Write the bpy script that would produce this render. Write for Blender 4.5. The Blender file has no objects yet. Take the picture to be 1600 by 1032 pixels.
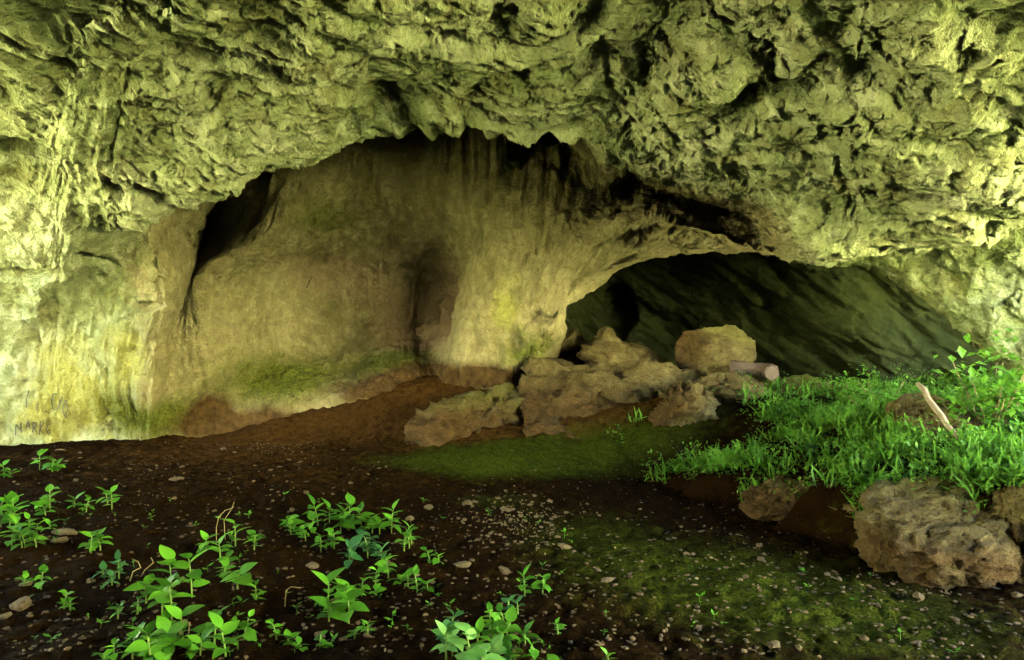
import bpy, bmesh, math, random
import numpy as np
from mathutils import Vector, Matrix, Euler

# ------------------------------------------------------------------ camera, sky, sun, exposure
scene = bpy.context.scene
COL = scene.collection
FPX, CX, CY, CAMZ = 1143.0, 800.0, 516.0, 1.6
cam_data = bpy.data.cameras.new("camera")
cam_data.sensor_width = 36.0
cam_data.lens = 36.0 * FPX / 1600.0
cam_data.clip_end = 2000.0
cam_data.clip_start = 0.05
cam = bpy.data.objects.new("camera", cam_data)
cam.location = (0, 0, CAMZ)
cam.rotation_euler = (math.radians(90), 0, 0)
COL.objects.link(cam)
scene.camera = cam

SUN_ELEV, SUN_ROT = 50.0, 192.0
world = bpy.data.worlds.new("World")
scene.world = world
world.use_nodes = True
wn = world.node_tree
wn.nodes.clear()
sky = wn.nodes.new("ShaderNodeTexSky")
sky.sky_type = 'NISHITA'
sky.sun_disc = False
sky.sun_elevation = math.radians(SUN_ELEV)
sky.sun_rotation = math.radians(SUN_ROT)
bg = wn.nodes.new("ShaderNodeBackground")
bg.inputs[1].default_value = 0.05
wo = wn.nodes.new("ShaderNodeOutputWorld")
wn.links.new(sky.outputs[0], bg.inputs[0])
wn.links.new(bg.outputs[0], wo.inputs[0])

sun_data = bpy.data.lights.new("sun", 'SUN')
sun_data.energy = 5.0
sun_data.angle = math.radians(0.5)
sun_data.color = (1.0, 0.95, 0.84)
sun = bpy.data.objects.new("sun", sun_data)
e, a = math.radians(SUN_ELEV), math.radians(SUN_ROT)
to_sun = Vector((math.sin(a) * math.cos(e), math.cos(a) * math.cos(e), math.sin(e)))
sun.rotation_euler = (-to_sun).to_track_quat('-Z', 'Y').to_euler()
sun.location = to_sun * 40
COL.objects.link(sun)

scene.view_settings.view_transform = 'Standard'
scene.view_settings.look = 'None'
scene.view_settings.gamma = 1.0
scene.view_settings.use_curve_mapping = False
scene.view_settings.exposure = 7.2
scene.render.engine = 'CYCLES'
scene.cycles.use_denoising = True
scene.cycles.max_bounces = 4
scene.cycles.diffuse_bounces = 1
scene.cycles.glossy_bounces = 2

# ------------------------------------------------------------------ small helpers
rng = np.random.default_rng(7)
random.seed(7)


def P(px, py, Y):
    """the place seen at this spot of the photograph at distance Y from the viewer"""
    return ((px - CX) / FPX * Y, Y, CAMZ + (CY - py) / FPX * Y)


_perm = np.random.default_rng(3).permutation(256).astype(np.int32)
_perm = np.concatenate([_perm, _perm, _perm])
_g = np.random.default_rng(5).normal(size=(256, 3)).astype(np.float32)
_g /= np.linalg.norm(_g, axis=1)[:, None]
_jit = np.random.default_rng(9).random((256, 3)).astype(np.float32)


def pn(p):
    """gradient noise, about -1..1"""
    p = np.asarray(p, np.float32)
    i = np.floor(p).astype(np.int32)
    f = p - i
    w = f * f * f * (f * (f * 6 - 15) + 10)
    i &= 255
    out = 0
    for dx in (0, 1):
        hx = _perm[i[:, 0] + dx]
        wx = w[:, 0] if dx else 1 - w[:, 0]
        for dy in (0, 1):
            hy = _perm[hx + i[:, 1] + dy]
            wy = w[:, 1] if dy else 1 - w[:, 1]
            for dz in (0, 1):
                h = _perm[hy + i[:, 2] + dz]
                g = _g[h]
                d = g[:, 0] * (f[:, 0] - dx) + g[:, 1] * (f[:, 1] - dy) + g[:, 2] * (f[:, 2] - dz)
                out = out + d * (wx * wy * (w[:, 2] if dz else 1 - w[:, 2]))
    return out * 1.7


def fbm(p, octaves=4, gain=0.5):
    p = np.asarray(p, np.float32)
    s, amp = 0, 1.0
    for k in range(octaves):
        s = s + amp * pn(p * (2.03 ** k) + 17.3 * k)
        amp *= gain
    return s


def worley(p):
    """distance to the nearest of scattered points, 0..about 1"""
    p = np.asarray(p, np.float32)
    i = np.floor(p).astype(np.int32)
    f = p - i
    i &= 255
    best = np.full(len(p), 9.0, np.float32)
    for dx in (-1, 0, 1):
        hx = _perm[(i[:, 0] + dx) & 255]
        for dy in (-1, 0, 1):
            hy = _perm[hx + ((i[:, 1] + dy) & 255)]
            for dz in (-1, 0, 1):
                h = _perm[hy + ((i[:, 2] + dz) & 255)]
                j = _jit[h]
                d = (j[:, 0] + dx - f[:, 0]) ** 2 + (j[:, 1] + dy - f[:, 1]) ** 2 + (j[:, 2] + dz - f[:, 2]) ** 2
                np.minimum(best, d, out=best)
    return np.sqrt(best)


_fd = np.random.default_rng(19).normal(size=(256, 3)).astype(np.float32)
_fr = np.random.default_rng(23).random(256).astype(np.float32)


def facets(p, tilt=1.0):
    """broken plates: every cell a tilted plane at its own level, about -1..1"""
    p = np.asarray(p, np.float32)
    i = np.floor(p).astype(np.int32)
    f = p - i
    i &= 255
    best = np.full(len(p), 9.0, np.float32)
    val = np.zeros(len(p), np.float32)
    for dx in (-1, 0, 1):
        hx = _perm[(i[:, 0] + dx) & 255]
        for dy in (-1, 0, 1):
            hy = _perm[hx + ((i[:, 1] + dy) & 255)]
            for dz in (-1, 0, 1):
                h = _perm[hy + ((i[:, 2] + dz) & 255)]
                o = _jit[h] + np.array([dx, dy, dz], np.float32) - f
                d = (o * o).sum(1)
                m = d < best
                v = (o * _fd[h]).sum(1) * tilt + (_fr[h] - .5)
                val = np.where(m, v, val)
                best = np.where(m, d, best)
    return val


def sstep(a, b, x):
    t = np.clip((x - a) / (b - a), 0, 1)
    return t * t * (3 - 2 * t)


def catmull(n, t):
    """interpolation weights (len(t) x n) for n evenly numbered points"""
    t = np.asarray(t, float)
    k = np.clip(np.floor(t).astype(int), 0, n - 2)
    f = t - k
    W = np.zeros((len(t), n))
    c = [-.5 * f + f * f - .5 * f ** 3, 1 - 2.5 * f * f + 1.5 * f ** 3,
         .5 * f + 2 * f * f - 1.5 * f ** 3, -.5 * f * f + .5 * f ** 3]
    r = np.arange(len(t))
    for o in range(4):
        idx = k + o - 1
        lo, hi = idx < 0, idx > n - 1
        ok = ~(lo | hi)
        W[r[ok], idx[ok]] += c[o][ok]
        W[r[lo], 0] += 2 * c[o][lo]; W[r[lo], 1] -= c[o][lo]
        W[r[hi], n - 1] += 2 * c[o][hi]; W[r[hi], n - 2] -= c[o][hi]
    return W


def tags(o, label=None, cat=None, group=None, kind=None):
    if label: o["label"] = label
    if cat: o["category"] = cat
    if group: o["group"] = group
    if kind: o["kind"] = kind
    return o


def link(name, mesh, parent=None):
    o = bpy.data.objects.new(name, mesh)
    COL.objects.link(o)
    if parent is not None:
        o.parent = parent
    return o


def mesh_np(name, verts, faces, mat, smooth=True, attrs=None, normals=None):
    me = bpy.data.meshes.new(name)
    verts = np.asarray(verts, np.float32)
    faces = np.asarray(faces, np.int32)
    n = faces.shape[1]
    me.vertices.add(len(verts))
    me.vertices.foreach_set("co", verts.ravel())
    me.loops.add(faces.size)
    me.loops.foreach_set("vertex_index", faces.ravel())
    me.polygons.add(len(faces))
    me.polygons.foreach_set("loop_start", np.arange(0, faces.size, n, dtype=np.int32))
    me.update(calc_edges=True)
    me.polygons.foreach_set("use_smooth", np.full(len(faces), smooth))
    for k, v in (attrs or {}).items():
        at = me.attributes.new(k, 'FLOAT', 'POINT')
        at.data.foreach_set("value", np.asarray(v, np.float32))
    if mat: me.materials.append(mat)
    me.validate()
    return me


def grid_faces(nv, nu):
    i = np.arange((nv - 1) * (nu - 1))
    r, c = i // (nu - 1), i % (nu - 1)
    a = r * nu + c
    return np.stack([a, a + 1, a + nu + 1, a + nu], 1)


def grid_normals(G):
    du = np.gradient(G, axis=1)
    dv = np.gradient(G, axis=0)
    n = np.cross(du, dv)
    return n / np.maximum(np.linalg.norm(n, axis=2, keepdims=True), 1e-9)


def sub_sheet(name, G, r0, r1, mat, masks):
    """rows r0..r1 of a sheet as one object"""
    S = G[r0:r1]
    nv, nu = S.shape[:2]
    me = mesh_np(name, S.reshape(-1, 3), grid_faces(nv, nu), mat,
                 attrs={k: m[r0:r1].ravel() for k, m in masks.items()})
    return link(name, me)


# ------------------------------------------------------------------ materials
def new_mat(name):
    m = bpy.data.materials.new(name)
    m.use_nodes = True
    nt = m.node_tree
    b = nt.nodes["Principled BSDF"]
    return m, nt, b


class NT:
    def __init__(s, nt): s.nt = nt
    def n(s, t, **k):
        o = s.nt.nodes.new(t)
        for a, b in k.items(): setattr(o, a, b)
        return o
    def l(s, a, b): s.nt.links.new(a, b)
    def coord(s, scale=(1, 1, 1), rot=(0, 0, 0)):
        c = s.n("ShaderNodeTexCoord"); m = s.n("ShaderNodeMapping")
        m.inputs["Scale"].default_value = scale
        m.inputs["Rotation"].default_value = rot
        s.l(c.outputs["Object"], m.inputs[0]); return m.outputs[0]
    def noise(s, co, scale, detail=6, rough=.6, dist=0.0):
        o = s.n("ShaderNodeTexNoise")
        o.inputs["Scale"].default_value = scale; o.inputs["Detail"].default_value = detail
        o.inputs["Roughness"].default_value = rough; o.inputs["Distortion"].default_value = dist
        s.l(co, o.inputs["Vector"]); return o.outputs["Fac"]
    def ramp(s, fac, stops):
        o = s.n("ShaderNodeValToRGB")
        el = o.color_ramp.elements
        while len(el) < len(stops): el.new(0.5)
        for q, (p, c) in zip(el, stops):
            q.position = p; q.color = (*c, 1) if len(c) == 3 else c
        s.l(fac, o.inputs[0]); return o.outputs[0]
    def mix(s, fac, a, b, mode='MIX'):
        o = s.n("ShaderNodeMix", data_type='RGBA', blend_type=mode)
        for v, i in ((fac, 0), (a, 6), (b, 7)):
            if hasattr(v, "is_linked"): s.l(v, o.inputs[i])
            elif i == 0: o.inputs[0].default_value = v
            else: o.inputs[i].default_value = (*v, 1)
        return o.outputs[2]
    def math(s, op, a, b=0.0, clamp=False):
        o = s.n("ShaderNodeMath", operation=op); o.use_clamp = clamp
        for v, i in ((a, 0), (b, 1)):
            if hasattr(v, "is_linked"): s.l(v, o.inputs[i])
            else: o.inputs[i].default_value = v
        return o.outputs[0]
    def attr(s, name):
        o = s.n("ShaderNodeAttribute"); o.attribute_name = name; return o.outputs["Fac"]
    def bump(s, h, b, strength=.6, dist=.02):
        o = s.n("ShaderNodeBump"); o.inputs["Strength"].default_value = strength
        o.inputs["Distance"].default_value = dist
        s.l(h, o.inputs["Height"]); s.l(o.outputs[0], b.inputs["Normal"])


def mask_mix(t, fac_attr, noise, gain=1.6):
    """an uneven-edged stain: attribute strength broken up by noise"""
    a = t.math('ADD', fac_attr, t.math('MULTIPLY', t.math('SUBTRACT', noise, .5), 1.1))
    return t.math('MULTIPLY', t.math('SUBTRACT', a, .22), gain, clamp=True)


def rock_mat(name, dark, mid, light, scale=1.0, bump=.7, streak=None, alt=None):
    m, nt, b = new_mat(name)
    t = NT(nt)
    co = t.coord()
    big = t.noise(co, .9 * scale, 3, .6)
    med = t.noise(co, 5.5 * scale, 5, .68)
    fine = t.noise(co, 30 * scale, 4, .72)
    c1 = t.ramp(big, [(.3, dark), (.5, mid), (.7, light)])
    c2 = t.ramp(med, [(.28, tuple(.45 * v for v in mid)), (.5, mid), (.72, tuple(1.25 * v for v in light))])
    col = t.mix(.55, c1, c2)
    if alt:
        a1 = t.ramp(big, [(.3, alt[0]), (.5, alt[1]), (.7, alt[2])])
        a2 = t.ramp(med, [(.28, tuple(.45 * v for v in alt[1])), (.5, alt[1]), (.72, tuple(1.25 * v for v in alt[2]))])
        col = t.mix(mask_mix(t, t.attr("tan"), med, 1.3), col, t.mix(.55, a1, a2))
    if streak:
        st = t.noise(t.coord(streak[0]), 1.0, 6, .65, .6)
        col = t.mix(t.math('MULTIPLY', t.ramp(st, [(.5, (0, 0, 0)), (.68, (1, 1, 1))]), streak[2]), col, streak[1])
    n2 = t.noise(co, 3.1, 4, .65)
    n3 = t.noise(co, 7.3, 4, .7)
    col = t.mix(mask_mix(t, t.attr("yellow"), n2), col, (.37, .35, .09))
    col = t.mix(mask_mix(t, t.attr("pink"), n3), col, (.40, .27, .15))
    col = t.mix(mask_mix(t, t.attr("moss"), n3, 1.0), col, t.ramp(fine, [(.3, (.06, .08, .008)), (.7, (.17, .18, .025))]))
    col = t.mix(mask_mix(t, t.attr("soil"), n2, 1.3), col, t.ramp(n3, [(.3, (.045, .023, .006)), (.7, (.125, .072, .021))]))
    col = t.mix(mask_mix(t, t.attr("stain"), n3), col, (.045, .028, .007))
    sp = t.ramp(fine, [(.25, (.55, .55, .5)), (.5, (1, 1, 1)), (.8, (1.15, 1.15, 1.1))])
    col = t.mix(.8, col, sp, 'MULTIPLY')
    t.l(col, b.inputs["Base Color"])
    b.inputs["Roughness"].default_value = .9
    b.inputs["Specular IOR Level"].default_value = .15
    h = t.math('ADD', t.math('MULTIPLY', med, 1.0), t.math('MULTIPLY', fine, .45))
    t.bump(h, b, bump, .10)
    return m


M = {}
M['ceiling'] = rock_mat("limestone_ceiling", (.11, .145, .042), (.33, .36, .16), (.68, .68, .43), 1.0, 1.0,
                        streak=((3.2, 3.2, .40), (.20, .17, .055), .6), alt=((.17, .14, .055), (.31, .26, .115), (.48, .41, .21)))
M['wall'] = M['ceiling']
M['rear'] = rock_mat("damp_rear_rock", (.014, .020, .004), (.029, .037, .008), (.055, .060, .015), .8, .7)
M['side'] = rock_mat("algae_side_rock", (.08, .11, .028), (.19, .22, .07), (.40, .40, .22), 1.0, .9)
M['boulder'] = rock_mat("fallen_limestone", (.06, .04, .012), (.135, .10, .033), (.27, .22, .09), 1.5, 1.0)
M['stone'] = rock_mat("loose_stone", (.045, .03, .014), (.10, .072, .038), (.24, .185, .105), 3.0, .6)

m, nt, b = new_mat("cave_soil"); t = NT(nt); co = t.coord()
n1 = t.noise(co, 1.3, 3, .6); n2 = t.noise(co, 9, 5, .7); n3 = t.noise(co, 45, 3, .7)
col = t.mix(.5, t.ramp(n1, [(.3, (.004, .002, .0004)), (.7, (.014, .0066, .0012))]),
            t.ramp(n2, [(.3, (.003, .0014, .0004)), (.55, (.011, .005, .001)), (.78, (.03, .016, .004))]))
col = t.mix(mask_mix(t, t.attr("red"), n2), col, t.ramp(n2, [(.3, (.026, .0115, .0025)), (.7, (.07, .034, .008))]))
col = t.mix(mask_mix(t, t.attr("moss"), n2), col, t.ramp(n3, [(.3, (.010, .016, .0015)), (.7, (.046, .058, .005))]))
vor = t.n("ShaderNodeTexVoronoi"); vor.inputs["Scale"].default_value = 26; t.l(co, vor.inputs["Vector"])
chip = t.ramp(vor.outputs["Distance"], [(.10, (1, 1, 1)), (.17, (0, 0, 0))])
sel = t.ramp(t.noise(co, 2.2, 3, .5), [(.60, (0, 0, 0)), (.66, (1, 1, 1))])
col = t.mix(t.math('MULTIPLY', t.math('MULTIPLY', chip, sel), .75), col, (.20, .16, .09))
t.l(col, b.inputs["Base Color"]); b.inputs["Roughness"].default_value = .95
b.inputs["Specular IOR Level"].default_value = .02
t.bump(t.math('ADD', n2, t.math('MULTIPLY', n3, .5)), b, 1.0, .04)
M['soil'] = m

m, nt, b = new_mat("bounce_slope_ground"); t = NT(nt); co = t.coord()
col = t.ramp(t.noise(co, .6, 8, .65), [(.3, (.36, .37, .17)), (.6, (.50, .48, .28)), (.8, (.58, .55, .38))])
# dark low ground, pale slopes: unseen colours set to steer bounced light inside
sep = t.n("ShaderNodeSeparateXYZ"); tc = t.n("ShaderNodeTexCoord"); t.l(tc.outputs["Object"], sep.inputs[0])
hgt = t.math('ADD', sep.outputs[2], t.math('MULTIPLY', t.math('SUBTRACT', t.noise(co, .5, 4, .6), .5), 2.0))
up_ = t.math('MULTIPLY', t.math('SUBTRACT', hgt, .4), .8, clamp=True)
col = t.mix(up_, t.ramp(t.noise(co, 1.5, 5, .6), [(.3, (.08, .095, .03)), (.7, (.19, .20, .07))]), col)
t.l(col, b.inputs["Base Color"]); b.inputs["Roughness"].default_value = 1.0
M['outside'] = m


def leaf_mat(name, c0, c1, trans=.35, mixed=False):
    m, nt, b = new_mat(name); t = NT(nt)
    oi = t.n("ShaderNodeObjectInfo")
    n = t.noise(t.coord(), 6, 4, .6)
    if mixed:                                     # a mass of many plants: every few leaves another tone
        n2 = t.noise(t.coord(), 34, 2, .6)
        f = t.math('SUBTRACT', t.math('ADD', t.math('MULTIPLY', n2, 1.1), t.math('MULTIPLY', t.noise(t.coord(), 2.2, 3, .6), .7)), .4)
    else:
        f = t.math('ADD', t.math('MULTIPLY', oi.outputs["Random"], .6), t.math('MULTIPLY', n, .5))
    col = t.ramp(f, [(.15, c0), (.85, c1)])
    t.l(col, b.inputs["Base Color"]); b.inputs["Roughness"].default_value = .5
    b.inputs["Specular IOR Level"].default_value = .3
    tr = t.n("ShaderNodeBsdfTranslucent"); t.l(col, tr.inputs[0])
    mx = t.n("ShaderNodeMixShader"); mx.inputs[0].default_value = trans
    t.l(b.outputs[0], mx.inputs[1]); t.l(tr.outputs[0], mx.inputs[2])
    t.l(mx.outputs[0], nt.nodes["Material Output"].inputs[0])
    return m


M['leaf'] = leaf_mat("herb_leaf", (.016, .09, .006), (.10, .29, .018))
M['bank_leaf'] = leaf_mat("bank_leaf", (.025, .115, .006), (.22, .46, .045), .4, True)
M['blue_shade_leaf'] = leaf_mat("bluish_shade_leaf", (.015, .07, .022), (.05, .17, .05))  # bluish plants, and a darker leaf colour standing in for shade
M['pale_leaf'] = leaf_mat("pale_leaf", (.08, .24, .05), (.20, .42, .11))
M['stem'] = leaf_mat("herb_stem", (.08, .17, .02), (.14, .22, .04), .1)


def plain(name, c0, c1, scale=(8, 8, 8), rough=.85):
    m, nt, b = new_mat(name); t = NT(nt)
    n = t.noise(t.coord(scale), 1, 6, .65)
    t.l(t.ramp(n, [(.3, c0), (.7, c1)]), b.inputs["Base Color"])
    b.inputs["Roughness"].default_value = rough
    t.bump(n, b, .6, .01)
    return m


M['bark'] = plain("log_bark", (.045, .028, .018), (.13, .085, .06), (5, 30, 30))
M['cut'] = plain("log_cut_wood", (.07, .048, .03), (.16, .115, .075), (14, 14, 14))
M['pale_wood'] = plain("bleached_wood", (.20, .145, .085), (.42, .33, .22), (30, 6, 30))
M['dry'] = plain("dry_stalk", (.14, .10, .035), (.26, .20, .08), (20, 20, 20))
M['paint'] = plain("dark_scrawl", (.025, .023, .016), (.085, .078, .045), (60, 60, 60))

# ------------------------------------------------------------------ cave roof and walls: one sheet
W = lambda *p: p
cols = []
# each column runs from behind the viewer over the roof, round the lip, up into the dome, down the back wall
cols.append([W(-8, -5, 3.0), W(-8, 0, 3.9), W(-8, 3, 3.95), W(-8, 5, 3.9), W(-8.2, 6.5, 3.8), W(-8.3, 7.3, 3.5), W(-8.4, 7.9, 3.1),
             W(-8.5, 8.3, 2.6), W(-8.6, 8.6, 2.1), W(-8.7, 8.8, 1.5), W(-8.8, 9, .8), W(-8.9, 9.1, -.1), W(-9, 9.2, -.8)])
def colp(x0, pts, last=None):
    p = [P(*q) for q in pts]
    z2 = p[0][2]
    r = [W(x0, -5.5, 1.0), W(x0 * .9 + p[0][0] * .1, .5, z2 - .1)] + p
    if last is None:
        b = p[-1]
        last = (b[0], b[1] + .25, b[2] - .9)
    else:
        last = P(*last)
    cols.append(r + [last])
colp(-4.6, [(0, -60, 4.6), (0, 60, 5.6), (0, 180, 6.8), (0, 280, 7.8), (0, 350, 8.4), (0, 410, 8.9), (0, 470, 9.2), (0, 540, 9.5), (0, 620, 9.7), (0, 705, 9.9)])
colp(-3.9, [(140, -60, 4.4), (130, 60, 5.4), (120, 180, 6.6), (110, 290, 7.7), (105, 360, 8.35), (103, 425, 8.95), (104, 470, 9.4), (105, 540, 9.75), (110, 620, 10.0), (110, 690, 10.2)])
colp(-3.4, [(260, -60, 4.3), (245, 70, 5.4), (225, 200, 6.7), (208, 338, 8.0), (207, 350, 8.7), (205, 368, 9.2), (200, 420, 9.5), (195, 500, 9.8), (195, 590, 10.1), (200, 678, 10.4)])
colp(-3.0, [(350, -60, 4.3), (335, 70, 5.4), (305, 190, 6.6), (285, 315, 7.8), (272, 330, 9.0), (262, 348, 9.7), (266, 395, 9.6), (276, 450, 9.7), (243, 560, 10.1), (232, 682, 10.4)])
colp(-2.6, [(450, -60, 4.25), (430, 60, 5.3), (400, 170, 6.4), (360, 288, 7.6), (345, 300, 9.2), (330, 320, 12.5), (322, 365, 13.2), (294, 440, 11.3), (262, 560, 10.7), (272, 682, 10.7)])
colp(-2.0, [(530, -60, 4.2), (510, 60, 5.2), (480, 160, 6.4), (440, 255, 7.5), (435, 275, 8.9), (425, 300, 10.6), (400, 348, 10.7), (330, 440, 10.9), (345, 560, 11.2), (370, 655, 11.0)])
colp(-1.3, [(620, -60, 4.2), (610, 60, 5.2), (590, 140, 6.3), (560, 210, 7.5), (555, 225, 8.7), (550, 250, 10.4), (545, 300, 11.5), (515, 430, 12.9), (510, 540, 12.6), (525, 628, 11.3)])
colp(-.8, [(690, -60, 4.2), (680, 60, 5.2), (665, 140, 6.3), (650, 205, 7.5), (650, 218, 8.7), (650, 245, 10.4), (645, 300, 11.5), (605, 430, 13.1), (605, 520, 12.9), (622, 602, 11.4)])
colp(-.4, [(745, -60, 4.2), (740, 60, 5.2), (730, 140, 6.3), (720, 207, 7.4), (720, 220, 8.6), (720, 250, 10.3), (712, 320, 11.0), (672, 425, 13.2), (662, 510, 13.1), (672, 592, 11.6)])
colp(0, [(800, -60, 4.2), (796, 60, 5.2), (790, 140, 6.3), (785, 211, 7.3), (785, 224, 8.4), (780, 255, 10.0), (765, 335, 10.6), (744, 430, 10.8), (722, 510, 10.9), (705, 590, 11.1)])
colp(.4, [(870, -60, 4.2), (868, 60, 5.2), (866, 140, 6.3), (862, 215, 7.2), (860, 230, 8.2), (855, 262, 9.6), (840, 345, 10.3), (815, 430, 10.45), (800, 500, 10.5), (790, 572, 10.6)])
colp(.8, [(950, -60, 4.2), (950, 60, 5.2), (950, 140, 6.2), (945, 219, 7.1), (943, 240, 8.3), (935, 272, 10.4), (908, 352, 10.2), (868, 430, 10.25), (848, 480, 10.3), (853, 550, 10.4)], (885, 530, 11.4))
colp(1.2, [(1020, -60, 4.2), (1018, 60, 5.1), (1015, 150, 6.1), (1005, 238, 7.0), (1003, 262, 8.6), (1002, 285, 10.8), (1000, 338, 9.6), (965, 378, 9.9), (925, 425, 10.1), (895, 455, 10.2)], (905, 440, 11.0))
colp(1.7, [(1100, -60, 4.1), (1098, 60, 5.0), (1095, 160, 5.9), (1090, 262, 6.8), (1085, 285, 8.4), (1075, 305, 10.4), (1065, 347, 9.2), (1045, 367, 9.5), (1020, 392, 9.7), (1003, 410, 9.8)], (1010, 395, 10.5))
colp(2.2, [(1190, -60, 4.05), (1190, 70, 4.95), (1190, 180, 5.8), (1190, 290, 6.6), (1185, 312, 7.9), (1175, 335, 9.6), (1165, 384, 8.8), (1150, 384, 9.0), (1140, 388, 9.2), (1130, 391, 9.3)], (1135, 378, 10.0))
colp(2.6, [(1275, -60, 4.0), (1270, 80, 4.9), (1265, 210, 5.75), (1258, 325, 6.5), (1262, 380, 6.6), (1270, 404, 6.8), (1276, 412, 7.2), (1280, 410, 7.6), (1282, 404, 8.0), (1285, 392, 8.4)], (1290, 350, 9.0))
colp(3.1, [(1380, -60, 3.9), (1385, 90, 4.7), (1390, 220, 5.4), (1395, 330, 6.0), (1398, 375, 6.3), (1400, 396, 6.55), (1403, 398, 6.8), (1405, 390, 7.1), (1408, 375, 7.4), (1412, 350, 7.8)], (1415, 320, 8.3))
colp(3.8, [(1560, -60, 3.7), (1570, 60, 4.3), (1585, 180, 4.9), (1595, 280, 5.4), (1600, 322, 5.65), (1605, 343, 5.9), (1610, 345, 6.2), (1615, 335, 6.5), (1620, 315, 6.9), (1630, 290, 7.3)], (1640, 260, 7.8))
RX = 5.7
cols.append([W(RX, y_, z_) for y_, z_ in [(-5, 2.4), (1, 3.2), (3.2, 3.3), (4.2, 3.2), (4.9, 3.0), (5.4, 2.75), (5.8, 2.62), (6.1, 2.58), (6.4, 2.6), (6.8, 2.7), (7.2, 2.9), (7.7, 3.2), (8.3, 3.6)]])
for k in range(4, 12):                          # behind the lip the roof rises into a tall dome that no daylight reaches
    lx, ly, lz = cols[k][5]
    cols[k][6] = (lx * 1.04, ly + .35, lz + .95)
    if k > 5:
        cols[k][7] = (cols[k][8][0] * .97, 11.9 if k < 10 else 11.2, 6.0)
C = np.array(cols, float)                       # columns x rows x 3
nC, nR = C.shape[:2]
# right mouth
us = [np.linspace(0, 1, 50, endpoint=False)]
lip_px = [None, 0, 110, 208, 285, 360, 440, 560, 650, 720, 785, 862, 945, 1005, 1090, 1190, 1258, 1395, 1595]
for k in range(1, nC - 2):
    n = max(34, int((lip_px[k + 1] - lip_px[k]) / 1.9))
    us.append(k + np.linspace(0, 1, n, endpoint=False))
us.append(nC - 2 + np.linspace(0, 1, 61))
us = np.concatenate(us)
per = [14, 40, 90, 90, 80, 55, 60, 60, 85, 75, 65, 26]
vs = np.concatenate([k + np.linspace(0, 1, n, endpoint=(k == nR - 2)) for k, n in enumerate(per)])
Wu, Wv = catmull(nC, us), catmull(nR, vs)
G = np.einsum('vr,crk,uc->vuk', Wv, C, Wu)
N = grid_normals(G)
if (N[len(vs) // 3, len(us) // 2, 2]) > 0:
    N = -N
pts = G.reshape(-1, 3).astype(np.float32)
V = np.repeat(vs[:, None], len(us), 1).ravel()
U = np.repeat(us[None], len(vs), 0).ravel()
warp = np.stack([pn(pts * 1.1 + 5), pn(pts * 1.1 + 31), pn(pts * 1.1 + 77)], 1) * .35
q = pts + warp
# how rough: flaky roof and lip, smoother water-worn walls below
roof = 1 - sstep(5.3, 6.6, V)
roof = np.where(U < 2.6, 1 - sstep(3.6, 5.2, V + (U - 1) * .6), roof)
roof = np.where(U > 15.2, 1 - sstep(8.5, 10, V), roof)
d = .13 * fbm(pts * .7, 3)
w1 = worley(q * np.array([1.15, 1.1, 1.5], np.float32))
pocket = np.clip(1 - w1 * 1.5, 0, 1)
side_wt = .45 + .55 * sstep(9, 15, U)
patch = sstep(-.15, .45, pn(pts * .8 + 60))
d -= roof * side_wt * (.25 + .75 * patch) * .12 * pocket
def beds(gain, wob, wf, seed):
    """shingled broken layers whose edges sweep across the roof"""
    t_ = (pts[:, 1] - np.interp(pts[:, 0], [-6, -2, 1, 5], [.55, .40, .15, -.10]) * pts[:, 0] + .5 * pts[:, 2]) * gain + wob * fbm(pts * wf + seed, 3, .55)
    f_ = t_ - np.floor(t_)
    return (1 - f_) * sstep(0, .16, f_)
brk = sstep(-.5, .2, pn(pts * np.array([.9, 1.3, 1.3], np.float32) + 81))
brk2 = sstep(-.4, .3, pn(pts * np.array([2.2, 3.5, 3], np.float32) + 41))
d += roof * .11 * (beds(.95, .9, .55, 12) - .5) * brk
d += roof * .065 * (beds(2.3, 1.0, .9, 52) - .5) * (.4 + .6 * brk2)
d += roof * .036 * (beds(5.0, 1.1, 1.6, 33) - .5)
wq = pts + .12 * warp + .035 * np.stack([pn(pts * 4 + 5), pn(pts * 4 + 31), pn(pts * 4 + 77)], 1)
amp_ = np.interp(U, [0, 5, 9, 12, 19], [.8, .75, .55, .72, .85])
an = np.array([1.0, .95, 2.0], np.float32)
d += roof * amp_ * .050 * facets(wq * an, .8)
d += roof * amp_ * (.5 + .5 * patch) * .032 * facets(wq * an * np.array([2.2, 2.4, 2.7], np.float32) + 30, 1.0)
d += roof * (.4 + .6 * brk2) * .023 * facets(wq * an * np.array([5.5, 5.5, 7.0], np.float32) + 70, 1.0)
d += roof * .013 * fbm(pts * np.array([16, 14, 20], np.float32), 2, .6)
wallw = 1 - roof
flow = np.array([1.6, 1.6, .45], np.float32)
d += wallw * .035 * fbm(q * flow * 1.3 + 3, 2)
UV = np.stack([U * 3.2 + .5 * pn(pts * .8), V * .55, 0 * U], 1).astype(np.float32)
ribs = .8 + .5 * np.exp(-((U - 11) / 1.6) ** 2) + .2 * np.exp(-((U - 2.5) / 1.2) ** 2)
d += wallw * ribs * .045 * fbm(UV, 2) + wallw * .016 * fbm(UV * np.array([3.1, 2.0, 1], np.float32) + 7, 3, .6)
d += wallw * .012 * fbm(pts * np.array([9, 9, 6], np.float32), 3, .6)
crk = np.clip(.05 - np.abs(pn(q * np.array([.9, .9, .7], np.float32) + 66)), 0, 1) / .05
d -= wallw * .035 * crk * sstep(-.1, .3, pn(pts * 1.3 + 15))
w3 = worley(q * np.array([5, 5, 3], np.float32) + 9)
d -= wallw * .035 * np.clip(.55 - w3, 0, 1) * 2
d += wallw * .016 * facets(wq * np.array([3.5, 3.5, 2.2], np.float32) + 11, 1.0)
pit_n = .35 * pn(pts * 3.5 + 2) + .15 * pn(pts * 9)
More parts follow.
